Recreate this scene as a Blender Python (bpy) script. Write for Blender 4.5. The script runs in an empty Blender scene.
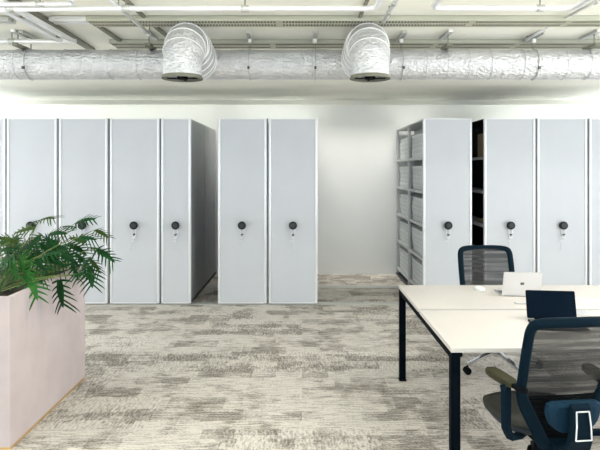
import bpy, bmesh, math, random
from mathutils import Vector, Matrix
random.seed(7)
SC = bpy.context.scene
COL = SC.collection
PI = math.pi
F = 550.0            # focal length in pixels of the 600 px wide frame
EYE = 1.65

def wx(px, d): return (px - 302) / F * d
def wz(py, d): return EYE + (170 - py) / F * d

# ------------------------------------------------------------------ materials
def new_mat(name):
    m = bpy.data.materials.new(name); m.use_nodes = True
    nt = m.node_tree
    return m, nt, nt.nodes['Principled BSDF']

def mat(name, col, rough=.5, metal=0, bump=0, bscale=60, var=0, vscale=4, stretch=(1, 1, 1), spec=.5):
    m, nt, b = new_mat(name)
    b.inputs['Base Color'].default_value = (*col, 1)
    b.inputs['Roughness'].default_value = rough
    b.inputs['Metallic'].default_value = metal
    b.inputs['Specular IOR Level'].default_value = spec
    tc = nt.nodes.new('ShaderNodeTexCoord')
    mp = nt.nodes.new('ShaderNodeMapping'); mp.inputs['Scale'].default_value = stretch
    nt.links.new(tc.outputs['Object'], mp.inputs['Vector'])
    n = nt.nodes.new('ShaderNodeTexNoise'); n.inputs['Scale'].default_value = vscale; n.inputs['Detail'].default_value = 6
    nt.links.new(mp.outputs[0], n.inputs['Vector'])
    r = nt.nodes.new('ShaderNodeValToRGB')
    v = max(var, .015)
    r.color_ramp.elements[0].position = .3; r.color_ramp.elements[1].position = .7
    r.color_ramp.elements[0].color = (*[max(0, c * (1 - v)) for c in col], 1)
    r.color_ramp.elements[1].color = (*[min(1, c * (1 + v)) for c in col], 1)
    nt.links.new(n.outputs['Fac'], r.inputs['Fac']); nt.links.new(r.outputs['Color'], b.inputs['Base Color'])
    if bump:
        n2 = nt.nodes.new('ShaderNodeTexNoise'); n2.inputs['Scale'].default_value = bscale; n2.inputs['Detail'].default_value = 4
        nt.links.new(mp.outputs[0], n2.inputs['Vector'])
        bp = nt.nodes.new('ShaderNodeBump'); bp.inputs['Strength'].default_value = bump; bp.inputs['Distance'].default_value = .02
        nt.links.new(n2.outputs['Fac'], bp.inputs['Height']); nt.links.new(bp.outputs['Normal'], b.inputs['Normal'])
    return m

M = {}
M['wall'] = mat('wall_paint', (.90, .915, .905), .85, var=.03, vscale=1.2)
M['sidewall'] = mat('side_wall_paint', (.80, .79, .74), .85)
M['ceiling'] = mat('raw_ceiling', (.90, .90, .81), .9, bump=.15, bscale=14, var=.06, vscale=1.3, stretch=(.5, 1.6, 1))
M['panel'] = mat('grey_white_steel', (.635, .658, .69), .4, var=.01)
M['trim'] = mat('bright_aluminium', (.86, .87, .88), .3, .25)
M['carcass'] = mat('grey_steel_frame', (.60, .62, .62), .45, .1)
M['shelfm'] = mat('grey_steel_shelf', (.60, .62, .62), .45, .1)
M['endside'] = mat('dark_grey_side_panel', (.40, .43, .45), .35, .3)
M['plinth'] = mat('dark_plinth', (.05, .06, .07), .5)
M['rail'] = mat('floor_rail_steel', (.56, .57, .53), .4, .4)
M['rubber_and_shade'] = mat('black_rubber_and_shade', (.005, .006, .007), .6, spec=.03)  # also paints the shade in the slim gap and inside the trays
M['hub'] = mat('charcoal_hub', (.018, .021, .023), .4, spec=.15)
M['seal'] = mat('grey_edge_seal', (.20, .23, .25), .5)
M['hubface'] = mat('charcoal_hub_cap', (.05, .057, .06), .45, spec=.3)
M['white'] = mat('white_plastic', (.82, .83, .83), .35)
M['key'] = mat('dark_key_metal', (.06, .06, .065), .35, .6)
M['box'] = mat('white_document_card', (.70, .73, .75), .7, var=.04, vscale=9)
M['boxlid'] = mat('white_document_lid', (.78, .81, .82), .7, var=.03, vscale=9)
M['kraft'] = mat('brown_card', (.40, .30, .18), .8, var=.08)
M['foil'] = mat('duct_foil', (.68, .69, .70), .36, .7, bump=1.0, bscale=38, var=.12, vscale=16, stretch=(1, 1.6, 1.6))
M['foilband'] = mat('foil_tape', (.62, .63, .64), .35, .7)
M['wire'] = mat('elbow_wire', (.86, .86, .84), .35, .3)
M['flex'] = mat('flex_foil', (.60, .61, .62), .4, .6, bump=.8, bscale=18, var=.12, vscale=12)
M['conduit'] = mat('galvanised_pipe', (.88, .89, .89), .28, .6)
M['strut'] = mat('galvanised_strut', (.55, .56, .53), .4, .6)
M['strutdark'] = mat('aged_strut', (.22, .22, .17), .6, .3)
M['traym'] = mat('painted_tray', (.46, .465, .37), .7, .0)
M['fitting'] = mat('white_fitting', (.85, .86, .82), .5)
M['desk'] = mat('desk_laminate', (.635, .603, .56), .4, var=.01)
M['deskedge'] = mat('desk_edge_band', (.78, .78, .78), .4)
M['leg'] = mat('desk_leg_black', (.0025, .005, .008), .55, spec=.02)
M['alu'] = mat('laptop_silver', (.66, .66, .67), .35, .45)
M['keys'] = mat('laptop_keys', (.09, .095, .085), .5)
M['blackcase'] = mat('black_laptop_case', (.003, .005, .009), .5, spec=.03)
M['screen'] = mat('dark_screen', (.0015, .006, .014), .15, spec=.06)
M['logo'] = mat('dark_logo', (.05, .05, .055), .4)
M['paper'] = mat('grey_cover', (.50, .50, .48), .6)
M['frame'] = mat('chair_frame_plastic', (.0045, .0135, .0225), .5, spec=.03)
M['armpad'] = mat('chair_arm_pad', (.035, .034, .015), .5, spec=.25)  # black pad; the ceiling's olive reflection is put into its colour
M['seat'] = mat('chair_seat_fabric', (.035, .036, .028), .8, bump=.3, bscale=220, var=.1, vscale=40)
M['panm'] = mat('chair_seat_shell', (.045, .052, .060), .5, spec=.25)
M['lumbar'] = mat('chair_lumbar', (.009, .031, .056), .45, spec=.06)
M['chrome'] = mat('polished_aluminium', (.75, .75, .76), .12, 1.0)
M['soil'] = mat('potting_soil', (.035, .028, .02), .95, bump=1, bscale=40, var=.4, vscale=30)
M['brass'] = mat('brass_strip', (.66, .43, .17), .4, .3)
M['stem'] = mat('plant_stem', (.16, .20, .055), .5, var=.2, vscale=12)
M['oldstem'] = mat('old_stem', (.13, .105, .05), .7, var=.3, vscale=25)
M['leafa'] = mat('leaf_dark_green', (.009, .056, .014), .45, spec=.12, var=.4, vscale=12)
M['leafb'] = mat('leaf_fresh_green', (.026, .125, .020), .45, spec=.12, var=.35, vscale=12)
M['leafc'] = mat('leaf_olive_green', (.034, .065, .013), .45, spec=.12, var=.35, vscale=12)
M['blade'] = mat('blade_green', (.045, .115, .025), .45, spec=.25, var=.35, vscale=15)

# planter: pinkish plaster with soft vertical streaks below the rim, painted leaf shadows and drips
def planter_mat():
    m, nt, b = new_mat('pink_plaster')
    N = nt.nodes.new; L = nt.links.new
    tc = N('ShaderNodeTexCoord')
    mp = N('ShaderNodeMapping'); mp.inputs['Scale'].default_value = (9, 9, 1.1); L(tc.outputs['Object'], mp.inputs[0])
    n = N('ShaderNodeTexNoise'); n.inputs['Scale'].default_value = 1.0; n.inputs['Detail'].default_value = 5; L(mp.outputs[0], n.inputs[0])
    sx = N('ShaderNodeSeparateXYZ'); L(tc.outputs['Object'], sx.inputs[0])
    mr = N('ShaderNodeMapRange'); L(sx.outputs['Z'], mr.inputs[0])
    mr.inputs[1].default_value = .55; mr.inputs[2].default_value = .95; mr.inputs[3].default_value = -.12; mr.inputs[4].default_value = .10
    ad = N('ShaderNodeMath'); ad.operation = 'ADD'; L(n.outputs['Fac'], ad.inputs[0]); L(mr.outputs[0], ad.inputs[1])
    r = N('ShaderNodeValToRGB'); L(ad.outputs[0], r.inputs[0])
    r.color_ramp.elements[0].position = .52; r.color_ramp.elements[0].color = (.60, .515, .51, 1)
    r.color_ramp.elements[1].position = .68; r.color_ramp.elements[1].color = (.47, .42, .44, 1)
    n2 = N('ShaderNodeTexNoise'); n2.inputs['Scale'].default_value = 5; n2.inputs['Detail'].default_value = 8; L(tc.outputs['Object'], n2.inputs[0])
    mx = N('ShaderNodeMix'); mx.data_type = 'RGBA'; mx.blend_type = 'SOFT_LIGHT'; mx.inputs[0].default_value = .35
    L(r.outputs[0], mx.inputs[6]); L(n2.outputs['Fac'], mx.inputs[7]); L(mx.outputs[2], b.inputs['Base Color'])
    b.inputs['Roughness'].default_value = .8
    return m
M['planter'] = planter_mat()

def mesh_mat():
    # woven chair mesh: black threads with open gaps, horizontal rows dominate
    m, nt, b = new_mat('chair_mesh_weave')
    N = nt.nodes.new; L = nt.links.new
    b.inputs['Base Color'].default_value = (.007, .008, .009, 1); b.inputs['Roughness'].default_value = .6
    tc = N('ShaderNodeTexCoord')
    mp = N('ShaderNodeMapping'); mp.inputs['Scale'].default_value = (2, 2, 60); L(tc.outputs['Object'], mp.inputs[0])
    n = N('ShaderNodeTexNoise'); n.inputs['Scale'].default_value = 1; n.inputs['Detail'].default_value = 3; L(mp.outputs[0], n.inputs[0])
    mr = N('ShaderNodeMapRange'); L(n.outputs['Fac'], mr.inputs[0])
    mr.inputs[1].default_value = .35; mr.inputs[2].default_value = .65; mr.inputs[3].default_value = .76; mr.inputs[4].default_value = .93
    L(mr.outputs[0], b.inputs['Alpha'])
    return m
M['mesh'] = mesh_mat()

def glass_mat():
    m, nt, b = new_mat('window_glass')
    b.inputs['Base Color'].default_value = (.9, .95, 1, 1); b.inputs['Roughness'].default_value = .02
    b.inputs['Alpha'].default_value = .12
    return m
M['glass'] = glass_mat()

def carpet_mat():
    m, nt, b = new_mat('carpet_tiles')
    N = nt.nodes.new; L = nt.links.new
    tc = N('ShaderNodeTexCoord')
    def math_(op, a, c=None, v=None):
        n = N('ShaderNodeMath'); n.operation = op
        L(a, n.inputs[0])
        if c is not None: L(c, n.inputs[1])
        if v is not None: n.inputs[1].default_value = v
        return n.outputs[0]
    def mapping(sc, rot=0):
        mp = N('ShaderNodeMapping'); mp.inputs['Scale'].default_value = sc; mp.inputs['Rotation'].default_value = (0, 0, rot)
        L(tc.outputs['Object'], mp.inputs[0]); return mp.outputs[0]
    def noise(vec, sc, det=4, dist=0):
        n = N('ShaderNodeTexNoise'); n.inputs['Scale'].default_value = sc; n.inputs['Detail'].default_value = det
        n.inputs['Distortion'].default_value = dist
        L(vec, n.inputs[0]); return n.outputs['Fac']
    def brick(w, h, off=.5):
        n = N('ShaderNodeTexBrick'); n.inputs['Color1'].default_value = (0, 0, 0, 1); n.inputs['Color2'].default_value = (1, 1, 1, 1)
        n.inputs['Mortar Size'].default_value = 0; n.inputs['Scale'].default_value = 1
        n.inputs['Brick Width'].default_value = w; n.inputs['Row Height'].default_value = h; n.offset = off
        L(tc.outputs['Object'], n.inputs[0]); return n.outputs['Color']
    tile = brick(1.0, .5); sub = brick(.40, .19, .37); sub2 = brick(.21, .125, .21)
    patch = noise(mapping((2.8, 3.6, 1)), 1.3, 9, .1)
    streak = noise(mapping((6, 48, 1)), 1.3, 5)
    diag = noise(mapping((70, 17, 1), .8), 1, 4)
    fib = noise(mapping((60, 95, 1)), 1, 3)
    blot = noise(mapping((14, 26, 1)), 1, 6)
    def off(x, k): return math_('MULTIPLY', math_('SUBTRACT', x, None, .5), None, k)
    v = math_('ADD', math_('ADD', patch, off(tile, .08)), math_('ADD', off(sub, .34), off(sub2, .26)))
    v = math_('ADD', v, off(blot, .50))
    mr = N('ShaderNodeMapRange'); mr.interpolation_type = 'SMOOTHSTEP'; L(v, mr.inputs[0])
    mr.inputs[1].default_value = .36; mr.inputs[2].default_value = .74
    selm = N('ShaderNodeMix'); selm.data_type = 'FLOAT'
    L(math_('GREATER_THAN', tile, None, .5), selm.inputs[0]); L(streak, selm.inputs[2]); L(diag, selm.inputs[3])
    d = math_('ADD', math_('MULTIPLY', mr.outputs[0], None, .62), math_('ADD', off(selm.outputs[0], 2.0), off(fib, 1.6)))
    d = math_('ADD', d, None, .10)
    r = N('ShaderNodeValToRGB'); L(d, r.inputs[0])
    e = r.color_ramp.elements
    e[0].position = 0; e[0].color = (.73, .69, .625, 1)
    e[1].position = 1; e[1].color = (.20, .175, .145, 1)
    x = e.new(.45); x.color = (.47, .435, .385, 1)
    L(r.outputs[0], b.inputs['Base Color'])
    b.inputs['Roughness'].default_value = .95; b.inputs['Specular IOR Level'].default_value = .1
    bp = N('ShaderNodeBump'); bp.inputs['Strength'].default_value = .3; bp.inputs['Distance'].default_value = .004
    L(fib, bp.inputs['Height']); L(bp.outputs[0], b.inputs['Normal'])
    return m
M['carpet'] = carpet_mat()

# ------------------------------------------------------------------ mesh helpers
class MB:
    def __init__(s): s.v = []; s.f = []; s.sm = []; s.mi = []; s.cur = 0
    def add(s, vs, fs, smooth=False):
        o = len(s.v); s.v += [tuple(v) for v in vs]
        for f in fs: s.f.append([o + i for i in f]); s.sm.append(smooth); s.mi.append(s.cur)
        return s
    def box(s, x0, x1, y0, y1, z0, z1, b=0):
        if b <= 0:
            vs = [(x, y, z) for x in (x0, x1) for y in (y0, y1) for z in (z0, z1)]
            return s.add(vs, [(0, 1, 3, 2), (4, 6, 7, 5), (0, 4, 5, 1), (2, 3, 7, 6), (0, 2, 6, 4), (1, 5, 7, 3)])
        bm = bmesh.new(); bmesh.ops.create_cube(bm, size=1)
        for v in bm.verts: v.co = Vector(((x0 + x1) / 2 + v.co.x * (x1 - x0), (y0 + y1) / 2 + v.co.y * (y1 - y0), (z0 + z1) / 2 + v.co.z * (z1 - z0)))
        bmesh.ops.bevel(bm, geom=bm.edges[:], offset=min(b, .49 * min(x1 - x0, y1 - y0, z1 - z0)), segments=2, profile=.5, affect='EDGES')
        return s.bm(bm)
    def bm(s, bm, smooth=False):
        bm.verts.index_update()
        s.add([v.co for v in bm.verts], [[v.index for v in f.verts] for f in bm.faces], smooth); bm.free(); return s
    def tube(s, pts, r, n=10, smooth=True, caps=True, closed=False):
        pts = [Vector(p) for p in pts]; k = len(pts)
        rs = r if isinstance(r, (list, tuple)) else [r] * k
        vs = []; up = None
        for i, p in enumerate(pts):
            if closed: t = pts[(i + 1) % k] - pts[i - 1]
            else: t = pts[min(i + 1, k - 1)] - pts[max(i - 1, 0)]
            t.normalize()
            if up is None:
                up = Vector((0, 0, 1)) if abs(t.z) < .9 else Vector((1, 0, 0))
            up = (up - t * up.dot(t)).normalized(); sd = t.cross(up)
            for j in range(n):
                a = 2 * PI * j / n
                vs.append(p + (up * math.cos(a) + sd * math.sin(a)) * rs[i])
        fs = []
        for i in range(k if closed else k - 1):
            for j in range(n):
                a = i * n; c = ((i + 1) % k) * n
                fs.append((a + j, a + (j + 1) % n, c + (j + 1) % n, c + j))
        s.add(vs, fs, smooth)
        if caps and not closed:
            o = len(s.v) - len(vs)
            s.f.append([o + j for j in range(n)][::-1]); s.sm.append(False); s.mi.append(s.cur)
            s.f.append([o + (k - 1) * n + j for j in range(n)]); s.sm.append(False); s.mi.append(s.cur)
        return s
    def bar(s, pts, w, h, b=0):
        """rectangular bar along a path: w sideways, h along 'up'"""
        pts = [Vector(p) for p in pts]; k = len(pts); vs = []
        ws = w if isinstance(w, (list, tuple)) else [w] * k
        hs = h if isinstance(h, (list, tuple)) else [h] * k
        ref = None
        for i, p in enumerate(pts):
            t = (pts[min(i + 1, k - 1)] - pts[max(i - 1, 0)]).normalized()
            if ref is None: ref = Vector((0, 0, 1)) if abs(t.z) < .85 else Vector((0, 1, 0))
            up = (ref - t * ref.dot(t)).normalized(); ref = up; sd = t.cross(up)
            c = .28
            prof = [(-1, -1 + c), (-1, 1 - c), (-1 + c, 1), (1 - c, 1), (1, 1 - c), (1, -1 + c), (1 - c, -1), (-1 + c, -1)]
            mn = min(ws[i], hs[i])
            for a, q in prof:
                aa = a * ws[i] / 2 if abs(a) == 1 else math.copysign(ws[i] / 2 - c * mn / 2, a)
                qq = q * hs[i] / 2 if abs(q) == 1 else math.copysign(hs[i] / 2 - c * mn / 2, q)
                vs.append(p + sd * aa + up * qq)
        n = 8; fs = []
        for i in range(k - 1):
            for j in range(n): fs.append((i * n + j, i * n + (j + 1) % n, (i + 1) * n + (j + 1) % n, (i + 1) * n + j))
        fs.append(tuple(range(n))[::-1]); fs.append(tuple((k - 1) * n + j for j in range(n)))
        return s.add(vs, fs, False)
    def cyl(s, c0, c1, r, n=20, smooth=True): return s.tube([c0, c1], r, n, smooth)
    def prism(s, poly, plane, a0, a1):
        """poly in 2D, extruded; plane 'xy','xz','yz'"""
        def P(u, v, w): return {'xy': (u, v, w), 'xz': (u, w, v), 'yz': (w, u, v)}[plane]
        n = len(poly)
        vs = [P(u, v, a0) for u, v in poly] + [P(u, v, a1) for u, v in poly]
        fs = [tuple(range(n))[::-1], tuple(range(n, 2 * n))] + [(i, (i + 1) % n, n + (i + 1) % n, n + i) for i in range(n)]
        return s.add(vs, fs)
    def build(s, name, m, parent=None, loc=None, recalc=True):
        me = bpy.data.meshes.new(name); me.from_pydata(s.v, [], s.f)
        ms = m if isinstance(m, (list, tuple)) else [m]
        for x in ms: me.materials.append(M[x] if isinstance(x, str) else x)
        for p, sm, mi in zip(me.polygons, s.sm, s.mi): p.use_smooth = sm; p.material_index = mi
        if recalc:
            bm = bmesh.new(); bm.from_mesh(me); bmesh.ops.recalc_face_normals(bm, faces=bm.faces[:]); bm.to_mesh(me); bm.free()
        o = bpy.data.objects.new(name, me); COL.objects.link(o)
        if parent is not None: o.parent = parent
        if loc is not None: o.location = loc
        return o

def tag(o, label, cat, group=None, kind=None):
    o['label'] = label; o['category'] = cat
    if group: o['group'] = group
    if kind: o['kind'] = kind
    return o
def thing(name, label, cat, loc=(0, 0, 0), rz=0, group=None):
    o = bpy.data.objects.new(name, None); COL.objects.link(o)
    o.empty_display_size = .1
    o.location = loc; o.rotation_euler = (0, 0, rz)
    return tag(o, label, cat, group)
def struct(name, mb, m, parent=None):
    o = mb.build(name, m, parent)
    if parent is None: o['kind'] = 'structure'
    return o
def copy_tree(o, parent=None):
    c = o.copy(); COL.objects.link(c)
    if parent is not None: c.parent = parent
    for ch in list(o.children): copy_tree(ch, c)
    return c

# ------------------------------------------------------------------ room
XL, XR, YF, YB, H = -5.3, 5.3, -3.2, 8.73, 2.68
struct('floor', MB().box(XL, XR, YF, YB, -.1, 0), 'carpet')
struct('ceiling', MB().box(XL, XR, YF, 8.15, H, H + .1).box(XL, XR, 8.05, YB + .1, 2.95, 3.05).box(XL, XR, 8.05, 8.15, H + .1, 2.95).box(XL, XR, 8.12, 8.15, H - .065, H), 'ceiling')  # rear slot and lip shaped to hide the added wall lamp
struct('wall_back', MB().box(XL, XR, YB, YB + .1, 0, 2.95), 'wall')
SIDE_Y = (-.9, 1.9, 4.7, 7.4)  # unseen side window rows, added to bring light to back wall and ceiling
for nm, xa, xb in (('wall_left', XL - .1, XL), ('wall_right', XR, XR + .1)):
    m_ = MB().box(xa, xb, YF, YB, 0, .25).box(xa, xb, YF, YB, 2.5, H)
    e = [YF] + [v for yc in SIDE_Y for v in (yc - 1.2, yc + 1.2)] + [YB]
    for k in range(0, len(e), 2): m_.box(xa, xb, e[k], e[k + 1], .25, 2.5)
    struct(nm, m_, 'sidewall')
wn = 4
for xa in (XL - .09, XR + .02):
    for yc in SIDE_Y:
        wn += 1; m_ = MB()
        for a_, b_ in ((yc - 1.2, yc - 1.14), (yc + 1.14, yc + 1.2)): m_.box(xa, xa + .07, a_, b_, .25, 2.5)
        for a_, b_ in ((.25, .31), (2.44, 2.5)): m_.box(xa, xa + .07, yc - 1.14, yc + 1.14, a_, b_)
        o = struct('window_%d' % wn, m_, 'plinth')
        MB().box(xa + .03, xa + .04, yc - 1.14, yc + 1.14, .31, 2.44).build('pane', 'glass', o)
wf = MB().box(XL, XR, YF - .1, YF, 0, .25).box(XL, XR, YF - .1, YF, 2.5, H)
for i in range(5):
    x = XL + (XR - XL) * i / 4
    wf.box(x - .12, x + .12, YF - .1, YF, .25, 2.5)
struct('wall_front', wf, 'sidewall')
for i in range(4):
    x0 = XL + (XR - XL) * i / 4 + .12; x1 = XL + (XR - XL) * (i + 1) / 4 - .12
    w = MB()
    for a, b_ in ((x0, x0 + .06), (x1 - .06, x1)): w.box(a, b_, YF - .09, YF - .02, .25, 2.5)
    for a, b_ in ((.25, .31), (2.44, 2.5)): w.box(x0 + .06, x1 - .06, YF - .09, YF - .02, a, b_)
    o = struct('window_%d' % (i + 1), w, 'plinth')
    MB().box(x0 + .06, x1 - .06, YF - .06, YF - .05, .31, 2.44).build('pane', 'glass', o)

# ------------------------------------------------------------------ floor rails
for d0, d1, lab in ((6.73, 6.83, 'front pale steel floor rail running along under the cabinet fronts'),
                    (7.68, 7.84, 'rear pale steel floor rail crossing the open aisle between cabinets')):
    r = MB()
    n = 1
    r.box(-4.6, 4.6, d0 - 0, d0 + (d1 - d0) * .38, 0, .008); r.box(-4.6, 4.6, d0 + (d1 - d0) * .62, d1, 0, .008); r.box(-4.6, 4.6, d0 + (d1 - d0) * .38, d0 + (d1 - d0) * .62, 0, .005)
    tag(r.build('floor_rail', 'rail', None, (0, 0, 0)), lab, 'rail', 'floor rails under the mobile shelving')

# ------------------------------------------------------------------ mobile shelving cabinets
FD = 6.72; BD = 1.96; CH = 2.273; Z0 = -.012
S = F / FD
TIERS = [.11, .535, .955, 1.375, 1.795, 2.215]     # shelf underside levels
def make_cabinet(pl, pr, label, left_open=True, right_open=True, keyrot=0, single=None, seal=False, dark=False):
    """single='L' : one-sided unit, closed panel on its right"""
    x0, x1 = (pl - 302) / S, (pr - 302) / S
    cx = (x0 + x1) / 2; w = (x1 - x0); h = w / 2
    t = thing('mobile_shelving_cabinet', label, 'cabinet', (cx, FD, 0.010), 0, 'mobile shelving cabinets along the back wall')
    # front panel
    MB().box(-h + .022, h - .022, 0, .03, Z0 + .035, CH - .012, .003).build('front_panel', 'panel', t)
    for s in (-1, 1):
        e = MB()
        xa, xb = sorted((s * h, s * (h - .030)))
        e.box(xa, xb, -.012, .035, Z0 + .02, CH, .009)
        e.build('edge_trim', 'trim', t)
    MB().box(-h + .030, h - .030, -.006, .03, CH - .014, CH, .002).build('top_trim', 'trim', t)
    MB().box(-h + .030, h - .030, -.006, .03, Z0 + .02, Z0 + .036, .002).build('bottom_trim', 'trim', t)
    MB().box(-h + .005, h - .005, .012, BD, 0.0, .03).build('base', 'plinth', t)
    # structure behind
    if seal: MB().box(h, h + .016, .006, .04, .02, CH - .004).build('edge_seal', 'seal', t)
    k = .012
    inner = h - k
    MB().box(-inner, inner, .035, BD, CH - .022, CH - .004).build('top_panel', 'rubber_and_shade' if dark else 'carcass', t)  # dark: the gap's shade painted as black on top, divider and uprights
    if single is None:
        MB().box(-.008, .008, .04, BD - .01, (.03), CH - .022).build('divider_panel', 'rubber_and_shade' if dark else 'carcass', t)
        sides = (-1, 1)
    else:
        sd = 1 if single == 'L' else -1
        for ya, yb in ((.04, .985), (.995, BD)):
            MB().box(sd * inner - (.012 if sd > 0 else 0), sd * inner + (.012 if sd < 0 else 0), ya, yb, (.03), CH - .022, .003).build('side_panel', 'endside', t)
        sides = (-sd,)
    for s in sides:
        for ya, yb in ((.036, .066), (.97, 1.03), (BD - .04, BD)):
            xa, xb = sorted((s * (inner - .03), s * inner))
            u = MB().box(xa, xb, ya, yb, (.03), CH - .022)
            u.build('upright', 'rubber_and_shade' if dark else 'carcass', t)
    for z in TIERS[:5]:
        sh = MB()
        sh.box(-inner + .004, inner - .004, .066, BD - .04, z - .0, z + .008)
        for s in (sides):
            xa, xb = sorted((s * (inner - .004), s * (inner - .016)))
            sh.box(xa, xb, .066, .97, z - .026, z + .0); sh.box(xa, xb, 1.03, BD - .04, z - .026, z)
        sh.build('shelf', 'shelfm', t)
    # crank lock
    hub = MB()
    zc = .966
    hub.tube([(0, -.010, zc), (0, -.020, zc), (0, -.045, zc), (0, -.058, zc), (0, -.061, zc)], [.030, .046, .050, .047, .036], 24)
    hb = hub.build('crank_hub', 'hub', t)
    MB().tube([(0, -.0605, zc), (0, -.064, zc)], [.031, .029], 20).build('hub_cap', 'hubface', hb)
    MB().cyl((0, 0, zc), (0, -.012, zc), .02, 12).build('spindle', 'key', hb)
    a = MB()
    for s in (-1, 1):
        a.bar([(s * .026, -.036, zc - .035), (s * .021, -.040, zc - .09), (s * .013, -.040, zc - .150)], .007, .008)
    a.box(-.019, .019, -.045, -.034, zc - .158, zc - .142, .003)
    a.build('crank_handle', 'white', t)
    k_ = MB(); k_.bar([(-.016, -.03, zc - .120), (.016, -.046, zc - .105 - keyrot * .01)], .016, .015); k_.cyl((0, 0, zc - .113), (0, -.034, zc - .113), .009, 10)
    kk = k_.build('key_lock', 'key', t)
    g = MB(); g.tube([(0, -.03, zc - .15), (-.01 + keyrot * .02, -.022, zc - .20), (-.03 + keyrot * .05, -.015, zc - .30)], .0022, 6)
    g.box(-.034, .004, -.024, -.021, zc - .197, zc - .187)
    g.build('key_cord', 'white', t)
    return t

L0 = make_cabinet(-44, 5.5, 'grey-white shelving cabinet cut off by the left edge of the picture, behind the plant', seal=True)
L1 = make_cabinet(7, 57, 'second shelving cabinet from the left, its black crank hub seen among the plant leaves', keyrot=.3, seal=True)
L2 = make_cabinet(59, 107.7, 'grey-white shelving cabinet just behind the right end of the plant, crank mostly hidden by leaves', keyrot=.6, seal=True)
L3 = make_cabinet(110, 159.5, 'full-width grey-white shelving cabinet just left of the narrow one', keyrot=-.4, seal=True)
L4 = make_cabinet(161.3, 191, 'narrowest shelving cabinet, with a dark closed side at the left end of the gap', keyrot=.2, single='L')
M1 = make_cabinet(218, 266.6, 'left cabinet of the free-standing middle pair, beside the narrow dark gap', keyrot=-.1, seal=True)
M2 = make_cabinet(268.6, 317.5, 'right cabinet of the free-standing middle pair, beside the wide open aisle', keyrot=.9)
R1 = make_cabinet(423, 471.8, 'cabinet at the right of the aisle with open side showing white document boxes', keyrot=.7)
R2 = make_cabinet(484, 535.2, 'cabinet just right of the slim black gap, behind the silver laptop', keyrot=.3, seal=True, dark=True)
R3 = make_cabinet(537, 587, 'full-width shelving cabinet second from the right edge of the picture', keyrot=.0, seal=True)
R4 = make_cabinet(589, 638, 'shelving cabinet cut off by the right edge of the picture')

# document boxes in the open side of R1
bx0 = R1.location.x - (471.8 - 423) / S / 2 + .012
BH = .062
bb = MB().box(0, .21, 0, .80, 0, .05, .002); bb.cur = 1; bb.box(-.003, .213, -.003, .803, .036, BH - .001, .002)
bproto = bb.build('document_box', ['box', 'boxlid'])
bproto_used = False
tiern = ['lowest', 'second-lowest', 'middle', 'second-highest', 'top']
ordn = ['bottom', 'second-from-bottom', 'middle', 'second-from-top', 'topmost']
for ti in range(5):
    for bay in range(2):
        cnt = 5 if not (ti == 4) else 5
        if ti in (0, 1) and bay == 0: cnt = 5
        z = TIERS[ti] + .0185
        y0 = FD + .12 if bay == 0 else FD + 1.075
        for k in range(cnt):
            if not bproto_used: o = bproto; bproto_used = True
            else: o = bproto.copy(); COL.objects.link(o)
            jit = random.uniform(0, .018)
            o.location = (bx0 + .035 + jit, y0 + random.uniform(-.02, .02), z + k * BH)
            tag(o, '%s white document box on the %s shelf, %s bay of the open-sided cabinet' % (ordn[k], tiern[ti], ['near', 'rear'][bay]),
                'box', 'document boxes in the open-sided cabinet')
            if ti == 3 and bay == 0 and k in (2, 4):
                MB().box(-.0055, -.003, .10, .16, .040, .052).build('finger_hole', 'key', o)
# brown folders glimpsed in the black gap on R2
rx0 = R2.location.x - (535.2 - 484) / S / 2 + .012
for nm, ti, y0, w, hh, lab in (('folder_box', 4, .10, .34, .30, 'brown card box on the top shelf deep in the slim black gap'),
                           ('folder_box', 2, .12, .36, .05, 'flat brown folder lying on the middle shelf inside the slim black gap')):
    f = MB().box(0, .20, 0, w, 0, hh, .004); f.box(-.004, -.0005, w * .3, w * .6, hh * .45, hh * .7)
    o = f.build(nm, 'kraft'); o.location = (rx0 + .05, FD + y0, TIERS[ti] + .0185)
    tag(o, lab, 'box')

# ------------------------------------------------------------------ ceiling services
DZ, DD, DR = 2.455, 4.2, .112
d = MB(); n = 120; seg = 28; pts = []; rr = []
random.seed(3)
vs = []; fs = []
for i in range(n + 1):
    x = -4.6 + 9.2 * i / n
    for j in range(seg):
        a = 2 * PI * j / seg
        r = DR + random.uniform(-.0035, .0035)
        vs.append((x, DD + r * math.cos(a), DZ + r * math.sin(a)))
for i in range(n):
    for j in range(seg): fs.append((i * seg + j, i * seg + (j + 1) % seg, (i + 1) * seg + (j + 1) % seg, (i + 1) * seg + j))
vs2 = vs
duct = thing('ventilation_duct', 'long silver foil-wrapped round duct hung across the whole ceiling', 'duct', (0, DD, DZ - DR))
dm = MB(); dm.add([(v[0], v[1] - DD, v[2] - DZ + DR) for v in vs2], fs, True)
dm.build('duct_wrap', 'foil', duct)
def ring(mb, x, r, th, n=28, nn=6):
    mb.tube([(x, r * math.cos(2 * PI * j / n), DR + r * math.sin(2 * PI * j / n)) for j in range(n)], th, nn, closed=True)
for px in (20, 67, 112, 140, 232, 284, 312, 424, 445, 466, 488, 520, 562, 585):
    b_ = MB(); ring(b_, wx(px, DD), DR + .0015, .003); b_.build('foil_seam', 'foilband', duct)

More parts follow.
